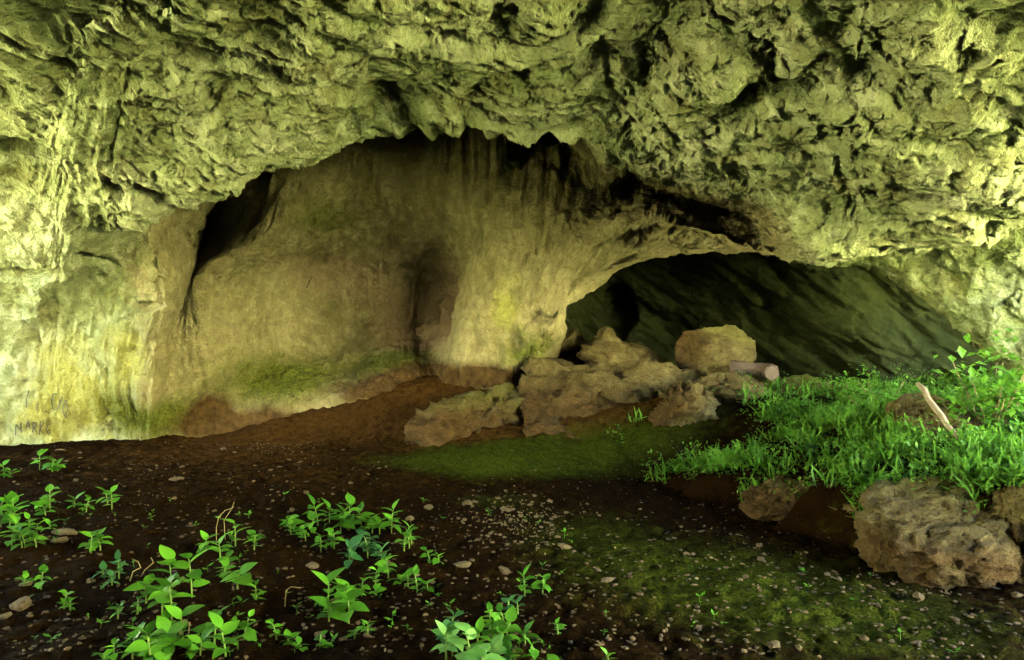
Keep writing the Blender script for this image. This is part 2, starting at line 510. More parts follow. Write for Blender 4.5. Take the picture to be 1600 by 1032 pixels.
def pit(px, py, Y, rx, ry, rz, depth, sharp=2.0):
    c = np.array(P(px, py, Y))
    e = np.sqrt(((pts[:, 0] - c[0]) / rx) ** 2 + ((pts[:, 1] - c[1]) / ry) ** 2 + ((pts[:, 2] - c[2]) / rz) ** 2) + pit_n
    return depth * np.exp(-np.abs(e) ** (2 * sharp))
for a_ in [(690, 470, 12.6, .36, 1.0, .62, .5, 1.0), (255, 310, 7.7, .10, .12, .2, .2), (180, 298, 7.6, .12, .14, .2, .22), (222, 296, 7.6, .10, .1, .2, .2), (240, 312, 7.7, .1, .1, .2, .18),
           (1168, 172, 5.75, .16, .35, .4, .40), (1195, 95, 5.2, .16, .3, .4, .30), (1350, 150, 5.0, .14, .25, .4, .28), (1270, 130, 5.2, .2, .3, .4, .25), (1430, 150, 4.9, .2, .25, .4, .3),
           (815, 128, 6.1, .10, .35, .4, .25), (598, 165, 6.8, .16, .35, .4, .32), (545, 190, 7.1, .12, .2, .4, .2), (640, 185, 7.1, .14, .2, .4, .3), (130, 118, 6.0, .35, .22, .4, .28), (85, 62, 5.4, .5, .12, .4, .2),
           (30, 260, 7.4, .3, .12, .2, .18), (95, 160, 6.4, .15, .1, .2, .15), (910, 45, 4.9, .14, .4, .4, .25), (1010, 120, 5.6, .2, .3, .4, .22), (940, 120, 5.8, .12, .25, .4, .2),
           (1330, 120, 5.0, .15, .2, .4, .2), (1480, 250, 5.3, .3, .08, .3, .18), (440, 60, 5.2, .2, .2, .4, .2), (790, 40, 5.0, .1, .4, .4, .2),
           (35, 432, 8.9, .35, .5, .07, .16), (140, 418, 8.9, .25, .5, .09, .3), (60, 430, 9.0, .3, .5, .06, .15), (800, 535, 10.5, .12, .6, .16, .18), (240, 480, 9.9, .2, .5, .06, .12), (1000, 372, 9.6, .22, .6, .1, .25)]:
    d -= pit(*a_) * (.38 if a_[1] < 260 else 1)
for a_ in [(1140, 120, 5.4, .28, .3, .5, -.16), (1245, 70, 5.0, .12, .18, .5, -.1), (1230, 100, 5.2, .08, .1, .5, -.1), (1250, 385, 6.6, .2, .3, .3, -.1), (680, 180, 7.1, .3, .3, .5, -.1)]:
    d -= pit(*a_)
gv = 10.35 + .25 * np.sin(U * 3.1)
d -= .16 * np.exp(-((V - gv) / .10) ** 2) * sstep(11.2, 11.6, U) * (1 - sstep(13.6, 14.1, U))
D = d.reshape(len(vs), len(us), 1)
G = G + N * D
# jagged hanging teeth along the lip
lipw = np.exp(-((V - 5.0) / .28) ** 2) * sstep(2.6, 3.4, U) * (1 - sstep(16.5, 17.5, U))
teeth = np.clip(pn(np.stack([pts[:, 0] * 5.5, pts[:, 1] * 2, U * 0], 1)) - .05, 0, 1) * .12
G[..., 2] -= (lipw * teeth).reshape(G.shape[:2])


def spot(px, py, Y, r, rz=None):
    c = np.array(P(px, py, Y)); rz = rz or r
    pp = G.reshape(-1, 3)
    return np.exp(-(((pp[:, 0] - c[0]) / r) ** 2 + ((pp[:, 1] - c[1]) / (r * 1.6)) ** 2 + ((pp[:, 2] - c[2]) / rz) ** 2))


low = V > 6.2
moss = sum(spot(*s) for s in [(400, 590, 11.6, .75, .5), (470, 600, 11.6, .6, .35), (570, 570, 12, .8, .3), (640, 565, 12, .5, .3),
                              (845, 545, 10.4, .38, .28), (800, 560, 10.4, .3, .2), (500, 340, 11.5, .7, .3),
                              (225, 660, 10.4, .35, .3), (280, 650, 10.8, .35, .3), (805, 520, 10.4, .12, .14), (180, 630, 10.2, .3, .4)])
moss = moss + .5 * spot(550, 320, 7.5, 1.2, .4)
yellow = sum(spot(*s) for s in [(95, 580, 9.8, .38, .7), (130, 640, 10, .5, .45), (330, 470, 11.5, .3, .9), (790, 480, 10.5, .25, .5), (60, 660, 9.9, .4, .3), (200, 560, 10, .3, .6)]) * .8
soil = sum(spot(*s) for s in [(330, 665, 11, .5, .25), (430, 655, 11.2, .6, .22), (600, 610, 11.7, .9, .2), (690, 585, 11.6, .7, .25), (770, 590, 10.8, .5, .2), (640, 600, 11.7, .5, .25), (330, 640, 11.0, .25, .25)]) * 1.3
pink = sum(spot(*s) for s in [(640, 450, 12.3, 1.0, .7), (520, 430, 12.2, .8, .4), (240, 420, 9.9, .3, .5), (330, 430, 11.5, .3, .6), (650, 520, 12.8, .8, .5), (690, 480, 12.9, .5, .6)]) * .8
stain = sum(spot(*s) for s in [(405, 510, 11.9, .3, .25), (500, 400, 12.4, .3, .25), (610, 380, 12.6, .25, .2), (540, 560, 12.3, .15, .25), (120, 650, 10.1, .12, .25), (172, 665, 10.3, .12, .15), (430, 590, 11.7, .2, .15), (235, 470, 9.9, .15, .25)]) * .45
tan = 1.1 * sstep(5.2, 6.6, V) * sstep(2.2, 4.2, U) * (1 - .75 * sstep(15.2, 16.2, U))
masks = {k: v.reshape(len(vs), len(us)) for k, v in dict(moss=moss, yellow=yellow, soil=soil, pink=pink, stain=stain, tan=tan).items()}
cut = int(np.searchsorted(vs, 6.5))
o = sub_sheet("cave_ceiling", G, 0, cut + 1, M['ceiling'], masks)
tags(o, "pale green limestone roof with flaky pockets and a ragged lip", "cave ceiling", kind='structure')
o = sub_sheet("cave_wall", G, cut, len(vs), M['wall'], masks)
tags(o, "tan water-worn cave wall with alcove, pillar and low arch", "cave wall", kind='structure')
Gmain = G


# ------------------------------------------------------------------ rear passage and side wall
def sheet(name, ctrl, nu, nv, mat, disp, label, masks=None, up=None):
    A = np.array(ctrl, float)                   # columns x rows x 3
    u = np.linspace(0, A.shape[0] - 1, nu); v = np.linspace(0, A.shape[1] - 1, nv)
    S = np.einsum('vr,crk,uc->vuk', catmull(A.shape[1], v), A, catmull(A.shape[0], u))
    n = grid_normals(S)
    mid = S[nv // 2, nu // 2]
    if np.dot(n[nv // 2, nu // 2], np.array([0, 0, CAMZ]) - mid) < 0: n = -n
    p = S.reshape(-1, 3).astype(np.float32)
    S = S + n * disp(p).reshape(nv, nu, 1)
    ms = {k: f(S.reshape(-1, 3)) for k, f in (masks or {}).items()}
    me = mesh_np(name, S.reshape(-1, 3), grid_faces(nv, nu), mat, attrs=ms)
    o = link(name, me)
    tags(o, label, "cave wall", kind='structure')
    return S


rows_y = [690, 600, 530, 460, 400, 350, 300]
def rear_col(px, Y, lean):
    r = [P(px, y, Y - lean * k * k * .06) for k, y in enumerate(rows_y)]
    top = r[-1]
    r.append((top[0], top[1] - 1.2, top[2] + .5))
    r.append((top[0], top[1] - 3.0, top[2] + .7))
    return r
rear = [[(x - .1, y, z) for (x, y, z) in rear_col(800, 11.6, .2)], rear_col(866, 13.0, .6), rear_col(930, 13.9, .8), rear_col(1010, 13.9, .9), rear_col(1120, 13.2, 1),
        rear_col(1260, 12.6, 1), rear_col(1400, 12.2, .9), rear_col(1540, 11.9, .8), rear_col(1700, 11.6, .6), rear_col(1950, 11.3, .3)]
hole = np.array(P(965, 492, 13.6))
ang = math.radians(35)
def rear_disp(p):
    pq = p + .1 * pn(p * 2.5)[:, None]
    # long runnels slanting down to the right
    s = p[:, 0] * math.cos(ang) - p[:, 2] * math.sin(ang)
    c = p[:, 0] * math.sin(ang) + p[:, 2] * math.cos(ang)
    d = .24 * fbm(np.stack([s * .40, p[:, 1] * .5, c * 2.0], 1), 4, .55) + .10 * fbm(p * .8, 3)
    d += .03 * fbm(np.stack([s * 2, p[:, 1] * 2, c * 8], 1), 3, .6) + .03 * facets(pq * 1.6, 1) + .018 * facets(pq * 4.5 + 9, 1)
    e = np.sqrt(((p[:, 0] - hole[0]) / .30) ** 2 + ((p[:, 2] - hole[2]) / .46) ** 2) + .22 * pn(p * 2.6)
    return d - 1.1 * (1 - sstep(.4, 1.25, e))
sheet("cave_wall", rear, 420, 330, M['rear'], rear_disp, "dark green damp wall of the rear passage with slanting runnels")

side = []
for (ex, ey, eY, ux, uy) in [(1285, 395, 8.7, .35, -.35), (1392, 428, 8.5, .4, -.5), (1490, 496, 8.2, .5, -.5), (1565, 560, 8.0, .55, -.45),
                             (1630, 640, 7.8, .6, -.45), (1720, 760, 7.4, .6, -.4), (1850, 900, 7.0, .6, -.4)]:
    r = [P(ex - 60, ey - 70, eY + 2.2), P(ex - 35, ey - 25, eY + 1.1), P(ex - 8, ey - 3, eY + .3), P(ex, ey, eY)]
    for k, (dd, dy) in enumerate([(50, .22), (140, .5), (270, .8), (420, 1.1)]):
        r.append(P(ex + dd * (ux + .25), ey + dd * uy, eY - dy))
    side.append(r)
def side_disp(p):
    w = worley(p * np.array([2.4, 2.4, 2.4], np.float32) + 3)
    dd = .10 * fbm(p * 1.1, 3) - .06 * np.clip(.9 - w * 1.4, 0, 1) + .02 * fbm(p * 6, 3, .6)
    pq = p + .1 * pn(p * 3)[:, None]
    return dd + .022 * facets(pq * 3.2, 1) + .013 * facets(pq * 8 + 5, 1)
sheet("cave_wall", side, 330, 330, M['side'], side_disp, "yellow green rock wall closing the cave beside the leafy bank",
      {'yellow': lambda p: .4 * np.exp(-(((p[:, 0] - 4.6) / .7) ** 2 + ((p[:, 2] - 2.0) / .35) ** 2)),
       'moss': lambda p: .55 * np.exp(-(((p[:, 0] - 4.3) / 1.2) ** 2 + ((p[:, 2] - 2.6) / .35) ** 2))})

# ------------------------------------------------------------------ floor
edge_y = [3.4, 4.2, 4.9, 5.4, 6.5, 7.75, 9.0]
edge_x = [7.5, 5.0, 3.0, 2.45, 2.15, 1.36, .6]


def floor_z(x, y, detail=True):
    x = np.asarray(x, float); y = np.asarray(y, float)
    z = .05 * np.sin(x * .9 + 1) * np.sin(y * .7) + .03 * np.clip(-x - 2, 0, 4) * sstep(11, 6, y)
    # central moss hump
    z = z + .20 * np.exp(-(((x - .15) / .75) ** 2 + ((y - 8.55) / .55) ** 2)) + .07 * np.exp(-(((x + .9) / .8) ** 2 + ((y - 8.9) / .5) ** 2))
    z = z + .42 * np.exp(-(((x - 1.2) / 1.0) ** 2 + ((y - 9.5) / .7) ** 2)) + .30 * np.exp(-(((x + .45) / 1.0) ** 2 + ((y - 9.9) / .6) ** 2)) + .35 * np.exp(-(((x - 2.6) / .9) ** 2 + ((y - 9.0) / .6) ** 2))
    # earth slope up to the back wall
    rise = np.interp(x, [-6, -4.6, -3.9, -2.8, -1.7, -.9, .1, 1], [0, .02, .28, .5, .78, .92, 1.15, 1.15])
    z = z + rise * sstep(9.9, 11.5, y)
    # bank
    xe = np.interp(y, edge_y, edge_x) + .12 * np.sin(y * 5.1) + .07 * np.sin(y * 11.3 + 1)
    dd = (x - xe) * .72
    h0 = np.interp(x, [1.3, 2.1, 2.8, 3.4, 5], [.10, .22, .40, .5, .55]) * np.interp(y, [7, 8.5], [1, .35])
    sl = np.interp(y, [5, 7, 9], [.08, .13, .26])
    bank = h0 * sstep(-.05, .22, dd) + sl * np.clip(dd, 0, 2.6)
    z = z + np.where(dd > -.05, bank, 0)
    z = z * (1 - sstep(9.5, 10.4, y) * sstep(1.2, 2.2, x))
    led = 1.0 * sstep(9.2, 10.3, y) * sstep(.2, .9, x) * (1 - sstep(2.9, 3.7, x)) * (1 - sstep(11, 12, y))
    z = np.maximum(z, led)
    if detail:
        p = np.stack([x.ravel(), y.ravel(), z.ravel()], 1).astype(np.float32)
        n = .045 * fbm(p * np.array([1.3, 1.3, .5], np.float32), 4, .55) + .018 * fbm(p * np.array([9, 9, 3], np.float32), 3, .65)
        cl = worley(p * np.array([7, 7, 2], np.float32))
        n += .035 * np.clip(.55 - cl, 0, 1) * sstep(-.2, .4, pn(p * .9 + 4))
        z = z + n.reshape(z.shape)
    return z


xs = np.linspace(-9.2, 8.0, 690)
ys = np.concatenate([np.linspace(-6, 2, 30, endpoint=False), np.linspace(2, 12.2, 470, endpoint=False), np.linspace(12.2, 17, 24)])
XX, YY = np.meshgrid(xs, ys)
ZZ = floor_z(XX, YY)
FG = np.stack([XX, YY, ZZ], 2)
fx, fy = XX.ravel(), YY.ravel()
def fspot(x, y, rx, ry): return np.exp(-(((fx - x) / rx) ** 2 + ((fy - y) / ry) ** 2))
fm = (1.5 * fspot(.1, 8.5, 1.05, .6) + .6 * fspot(-1.0, 8.9, 1.0, .5) + .75 * fspot(1.3, 4.7, 1.0, .8) + .5 * fspot(.6, 5.8, .7, .8)
      + .6 * fspot(1.6, 8.6, .9, .6) + .5 * fspot(-.2, 6.9, .4, .4) + .55 * fspot(2.0, 3.9, .9, .6) + .7 * fspot(3.7, 9.0, .9, .6) + .45 * fspot(3.5, 6.5, 1.2, 1.5))
fr = .9 * fspot(1.2, 9.4, 1.1, .7) + .9 * fspot(-.4, 9.8, 1.1, .6) + .35 * fspot(-2.5, 8, 3, 1.5) + 1.2 * fspot(-3.6, 10.7, 1.6, .7) + .9 * fspot(-1.5, 11.2, 1.5, .9) + .55 * fspot(-4.0, 9.3, 2.0, .8) + .8 * fspot(.2, 10.6, .9, .8) + .5 * fspot(.9, 8.9, .5, .4)
me = mesh_np("cave_floor", FG.reshape(-1, 3), grid_faces(len(ys), len(xs)), M['soil'], attrs={'moss': fm, 'red': fr})
tags(link("cave_floor", me), "dark brown soil floor with mossy patches", "cave floor", kind='structure')

# unseen ground outside, slopes added to bounce sunlight through the mouths
gx = np.linspace(-1, 1, 181); gx = np.sign(gx) * (np.abs(gx) ** 2.5) * 400
GX, GY = np.meshgrid(gx, gx)
gp = np.stack([GX.ravel(), GY.ravel(), 0 * GX.ravel()], 1)
far = np.maximum(np.abs(GX), np.abs(GY - 4))
RISE = -1.6 * sstep(6.5, 9.0, GX) + 11.0 * sstep(10.0, 26.0, GX) - 1.8 * sstep(-9.2, -12.0, GX) + 11.0 * sstep(-13.0, -30.0, GX)
GZ = -.55 + RISE + .25 * fbm(gp * .12, 3).reshape(GX.shape) * sstep(8, 20, far) - .03 * np.clip(far - 9, 0, 60)
me = mesh_np("ground", np.stack([GX, GY, GZ], 2).reshape(-1, 3), grid_faces(181, 181), M['outside'])
tags(link("ground", me), "unseen ground outside, slopes added to bounce sunlight into the cave", "ground", kind='structure')


def boxes(name, bl, mat):
    bm = bmesh.new()
    for (x0, x1, y0, y1, z0, z1) in bl:
        r = bmesh.ops.create_cube(bm, size=1)
        for v in r['verts']:
            v.co = Vector((x0 + (v.co.x + .5) * (x1 - x0), y0 + (v.co.y + .5) * (y1 - y0), z0 + (v.co.z + .5) * (z1 - z0)))
    me = bpy.data.meshes.new(name); bm.to_mesh(me); bm.free(); me.materials.append(mat)
    return link(name, me)
o = boxes("light_block", [(-8.9, 6.3, -6.5, 8.9, 6.5, 8.0), (-8.9, 8.2, 8.95, 20, 6.5, 8.0), (-10.5, 12, 17.2, 20, -1.5, 6.48), (-12, -9.05, 9.3, 17.1, -1.5, 6.47), (8.3, 12, 8.6, 17.1, -1.5, 6.46), (6.35, 8.25, 8.6, 9.2, 2.6, 6.45),  # unseen blocks added to stop light leaks and narrow the left mouth
                   (-8.9, -8.15, -6.5, 9.2, 4.05, 6.48), (5.8, 6.3, -6.5, 9.2, 3.0, 6.48), (-8.8, 6.2, -6.9, -5.9, -1.5, 6.49), (-9.9, -9.1, 7.2, 9.25, -3.5, 6.4), (-9.7, -9.0, -6.4, 2.6, -3.5, 6.4)], M['side'])
tags(o, "unseen blocks added round the cave to shut out stray daylight", "light_block", kind='structure')


# ------------------------------------------------------------------ fallen rocks
_ico = {}
def ico(n):
    if n not in _ico:
        bm = bmesh.new(); bmesh.ops.create_icosphere(bm, subdivisions=n, radius=1)
        v = np.array([q.co[:] for q in bm.verts], np.float32)
        f = np.array([[q.index for q in g.verts] for g in bm.faces], np.int32)
        bm.free(); _ico[n] = (v, f)
    return _ico[n]


def rock_mesh(name, radii, seed, sub=5, rough=.16, cuts=7, square=1.0, mat=None, cutd=(.62, .88)):
    v, f = ico(sub)
    r = np.random.default_rng(seed)
    p = v.copy()
    if square > 1:
        p /= (np.abs(p) ** square).sum(1)[:, None] ** (1 / square)
    for k in range(cuts):                        # broken faces
        n = r.normal(size=3); n /= np.linalg.norm(n)
        dist = r.uniform(*cutd)
        s = p @ n
        over = np.maximum(s - dist, 0)
        p -= over[:, None] * n[None] * .92
    off = r.uniform(0, 50, 3)
    pw_ = p + .12 * pn(p * 3 + off)[:, None]
    dd = rough * 1.0 * fbm(p * 1.1 + off, 2) - rough * .35 * np.clip(.10 - np.abs(pn(p * 1.5 + off + 9)), 0, 1) / .10 + rough * .55 * facets(pw_ * 2.1 + off, .9) + rough * .22 * facets(pw_ * 5.5 + off, 1) + rough * .16 * fbm(p * 9 + off, 3, .6)
    p = p + v * dd[:, None]
    p = p * np.array(radii)
    me = mesh_np(name, p, f, mat or M['boulder'])
    return me


def rock(name, label, cat, c, radii, rot=(0, 0, 0), seed=1, masks=None, group=None, **k):
    me = rock_mesh(name, radii, seed, **k)
    if masks:
        co = np.empty(len(me.vertices) * 3, np.float32); me.vertices.foreach_get("co", co); co = co.reshape(-1, 3)
        for kk, fn in masks.items():
            at = me.attributes.new(kk, 'FLOAT', 'POINT'); at.data.foreach_set("value", fn(co / np.array(radii)).astype(np.float32))
    o = link(name, me)
    o.location = c; o.rotation_euler = [math.radians(q) for q in rot]
    return tags(o, label, cat, group)


below = lambda amt, lvl=-.1: (lambda q: amt * sstep(lvl + .35, lvl - .35, q[:, 2]))
ontop = lambda amt, lvl=.3: (lambda q: amt * sstep(lvl - .25, lvl + .35, q[:, 2]))
rock("rock_outcrop", "big flat-topped tan rock ledge in the middle of the cave", "rock", P(955, 664, 10.1), (1.3, 1.0, 1.02), (0, 8, -8), 11, sub=6, square=3.6, cuts=3, rough=.12, masks={'soil': below(.95, .5)})  # soil brown carried up the sides also stands for their shade
rock("rock_mound", "low reddish brown rock mound below the back wall", "rock", P(752, 706, 10.2), (1.18, .9, .86), (0, 3, 10), 23, sub=6, cuts=5, rough=.17, masks={'soil': below(1.0, .8), 'moss': ontop(.6, .5)})
rock("rock", "brown sloping foot of rock in front of the flat ledge", "rock", P(930, 712, 9.3), (.95, .5, .42), (0, 8, -5), 29, sub=5, rough=.16, masks={'soil': below(1.2, .8)})
rock("rock", "rough pale lump at the foot of the flat ledge", "rock", P(1072, 648, 8.9), (.46, .46, .42), (0, 18, 20), 31, sub=6, rough=.17, masks={'soil': lambda q: .9 * sstep(-.2, -.8, q[:, 0])})  # brown left side: shade put into the colour with the soil mask
rock("rock", "low hummocky rock between the lump and the log", "rock", P(1140, 640, 9.3), (.75, .55, .40), (0, 6, 0), 37, sub=6, rough=.18, masks={'soil': below(.8, .2)})
rock("rock", "moss covered low rock beneath the log end", "rock", P(1250, 650, 9.4), (.95, .6, .50), (0, 8, -6), 41, sub=5, rough=.14, masks={'moss': ontop(1.0, .1)})
rock("boulder", "angular pale boulder standing behind the log", "boulder", P(1120, 552, 10.3), (.60, .52, .48), (0, 16, 15), 59, sub=6, cuts=9, cutd=(.5, .72), rough=.07, masks={'yellow': ontop(.5, .3), 'soil': lambda q: .9 * sstep(-.35, -.7, q[:, 0])})  # left face browned by the soil mask to stand for shade
rock("rock", "long slanting rock behind the flat ledge", "rock", P(985, 572, 10.9), (.80, .45, .30), (0, 17, -4), 61, sub=6, rough=.14, masks={'soil': below(.6, 0), 'moss': lambda q: .8 * sstep(.2, .8, q[:, 0])})
rock("rock", "rounded knob of rock topping the long slanting rock", "rock", P(948, 535, 11.1), (.24, .22, .22), (0, 0, 0), 67, sub=5, rough=.12)
rock("boulder", "dark boulder in shadow at the foot of the pillar", "boulder", P(893, 537, 11.6), (.27, .3, .25), (0, 0, 0), 71, sub=5, rough=.14)
rock("rock", "low dark brown rock under the front edge of the bank", "rock", P(1245, 786, 6.35), (.48, .34, .20), (0, 0, 12), 73, sub=6, rough=.16, masks={'soil': below(1.0, .7)})
rock("rock", "brown rock in the shadow between the two bank rocks", "rock", P(1350, 815, 5.75), (.42, .34, .27), (0, 0, -10), 77, sub=5, rough=.18, masks={'soil': below(.6, 1.0)})
rock("rock", "large tan rock face of the bank at the frame edge", "rock", P(1500, 830, 5.1), (.72, .45, .36), (0, 0, 20), 79, sub=6, rough=.14, cuts=6, square=3, masks={'soil': below(.9, .2), 'yellow': lambda q: .45 * sstep(-.1, .5, q[:, 0]), 'moss': ontop(.6, .6)})
rock("rock", "second tan rock of the bank, cut by the frame edge", "rock", P(1635, 838, 4.8), (.42, .36, .34), (0, 0, 0), 83, sub=6, rough=.13, masks={'soil': below(1.0, .3)})
rock("rock", "ochre rock under the leaning stick among green leaves", "rock", P(1462, 672, 6.5), (.40, .40, .34), (0, 0, 30), 89, sub=5, rough=.14, masks={'yellow': ontop(.3, .2)})


# ------------------------------------------------------------------ log and sticks
def tube_mesh(name, path, radii, mat, seg=10, capmat=None, rough=0.0, seed=0):
    path = [Vector(p) for p in path]
    n = len(path)
    r = np.random.default_rng(seed)
    bm = bmesh.new(); rings = []
    for i, p in enumerate(path):
        tg = (path[min(i + 1, n - 1)] - path[max(i - 1, 0)]).normalized()
        a = tg.orthogonal().normalized() if i == 0 else (rings_a - tg * rings_a.dot(tg)).normalized()
        rings_a = a
        b_ = tg.cross(a)
        ring = []
        for k in range(seg):
            an = 2 * math.pi * k / seg
            rr = radii[i] * (1 + rough * r.normal())
            ring.append(bm.verts.new(p + a * math.cos(an) * rr + b_ * math.sin(an) * rr))
        rings.append(ring)
    for i in range(n - 1):
        for k in range(seg):
            f = bm.faces.new((rings[i][k], rings[i][(k + 1) % seg], rings[i + 1][(k + 1) % seg], rings[i + 1][k])); f.smooth = True
    bm.faces.new(rings[0][::-1]); bm.faces.new(rings[-1])
    me = bpy.data.meshes.new(name); bm.to_mesh(me); bm.free(); me.materials.append(mat)
    return me


def disc_mesh(name, c, nrm, rad, mat, seg=14):
    nrm = Vector(nrm).normalized(); a = nrm.orthogonal().normalized(); b_ = nrm.cross(a); c = Vector(c)
    v = [c + nrm * .004] + [c + nrm * (.002) + (a * math.cos(2 * math.pi * k / seg) + b_ * math.sin(2 * math.pi * k / seg)) * rad * (1 + .05 * math.sin(3 * k)) for k in range(seg)]
    me = bpy.data.meshes.new(name); me.from_pydata(v, [], [(0, k + 1, (k + 1) % seg + 1) for k in range(seg)]); me.materials.append(mat)
    return me


lc = Vector(P(1178, 592, 9.45))
log = link("log", None); log.location = lc
tags(log, "thick brown cut log with a bent end lying on the rocks", "log")
lp = [Vector(P(1141, 573, 9.5)), Vector(P(1160, 575, 9.45)), Vector(P(1180, 578, 9.4)), Vector(P(1195, 579, 9.36)), Vector(P(1204, 580, 9.25)), Vector(P(1206, 583, 9.08))]
lp = [p - lc for p in lp]
link("trunk", tube_mesh("trunk", lp, [.078, .084, .080, .094, .098, .084], M['bark'], 22, rough=.06, seed=4), log)
link("cut_end", disc_mesh("cut_end", lp[0], lp[0] - lp[1], .072, M['cut']), log)
link("cut_end", disc_mesh("cut_end", lp[-1], lp[-1] - lp[-2], .074, M['cut']), log)
s0, s1 = Vector(P(1434, 600, 6.35)), Vector(P(1503, 694, 5.75))
st = link("stick", tube_mesh("stick", [s0.lerp(s1, k / 7) + Vector((.012 * math.sin(k * 2.1), 0, .01 * math.sin(k * 1.3))) for k in range(8)],
                             [.020, .025, .023, .024, .023, .021, .019, .015], M['pale_wood'], 10, rough=.05, seed=8))
tags(st, "pale bleached stick leaning against the leafy bank", "stick")


# ------------------------------------------------------------------ leaves and plants
def leaf_data(name, width, mat, fold=.18, droop=.25, nseg=6):
    vs_, fs = [], []
    for i in range(nseg + 1):
        s = i / nseg
        wv = width * math.sin(math.pi * min(1, s ** .75)) ** .9 if 0 < i < nseg else .004
        z = -droop * s * s
        vs_ += [(-wv, s, z + fold * wv), (0, s, z), (wv, s, z + fold * wv)]
    for i in range(nseg):
        a = i * 3
        fs += [(a, a + 1, a + 4, a + 3), (a + 1, a + 2, a + 5, a + 4)]
    me = bpy.data.meshes.new(name); me.from_pydata(vs_, [], fs)
    me.polygons.foreach_set("use_smooth", [True] * len(fs)); me.materials.append(mat)
    return me


LEAVES = [leaf_data("leaf", .31, M['leaf'], .25, .25), leaf_data("leaf", .36, M['leaf'], .15, .4), leaf_data("leaf", .27, M['leaf'], .3, .15)]


def on_floor(px, py):
    Y = CAMZ * FPX / (py - CY)
    for _ in range(4):
        x = (px - CX) / FPX * Y
        z = float(floor_z(np.array([x]), np.array([Y]), False)[0]); Y = (CAMZ - z) * FPX / (py - CY)
    x = (px - CX) / FPX * Y
    return x, Y, float(floor_z(np.array([x]), np.array([Y]))[0])


def plant(name, label, px, py, hpx, n, seed, spread=1.0, Y=None, cat="plant", group="leafy plants on the cave floor", leafpx=None):
    r = random.Random(seed)
    x, Y, z = on_floor(px, py)
    h = hpx / FPX * Y
    root = link(name, None); root.location = (x, Y, z - .01)
    tags(root, label, cat, group)
    L = (leafpx or max(15, hpx * .37)) / FPX * Y
    own = M['blue_shade_leaf'] if 'bluish' in label or 'shaded' in label else M['pale_leaf'] if 'pale-leaved plant' in label[:32] else None  # plants called shaded get their shade through a darker leaf colour
    shoots = max(1, round(n / 4.2))
    k = 0
    per_ = max(3, round(1.7 * n / shoots))
    for s in range(shoots):
        a = r.uniform(0, 6.28); rad = (0 if s == 0 else r.uniform(.15, .75) * h * spread)
        bx, by = rad * math.cos(a), rad * math.sin(a)
        hh = h * (.74 if s == 0 else r.uniform(.25, .66))
        lx, ly = r.uniform(-.18, .18) * hh, r.uniform(-.18, .1) * hh
        path = [Vector((bx + lx * (q / 4) ** 2, by + ly * (q / 4) ** 2, hh * .82 * q / 4 - (.02 if q == 0 else 0))) for q in range(5)]
        link("stem", tube_mesh("stem", path, [.0055, .005, .0045, .004, .003], M['stem'], 5), root)
        tw = r.uniform(0, 6.28)
        for i in range(per_):
            f = 1 - (i / per_) * .78
            tq = f * 4; iq = min(3, int(tq)); pos = path[iq].lerp(path[iq + 1], tq - iq)
            az = tw + i * 2.4 + r.uniform(-.35, .35)
            pitch = math.radians(r.uniform(-8, 32) + (28 if i < 2 else 0))
            size = L * r.uniform(.75, 1.15) * (1 if i < per_ * .7 else .75)
            o = link("leaf", LEAVES[r.randrange(3)], root)
            o.location = pos
            o.rotation_euler = (Matrix.Rotation(az, 3, 'Z') @ Matrix.Rotation(pitch, 3, 'X') @ Matrix.Rotation(r.uniform(-.5, .5), 3, 'Y')).to_euler()
            o.scale = (size * r.uniform(.9, 1.15), size, size)
            if own:
                o.material_slots[0].link = 'OBJECT'; o.material_slots[0].material = own
            k += 1
    return root


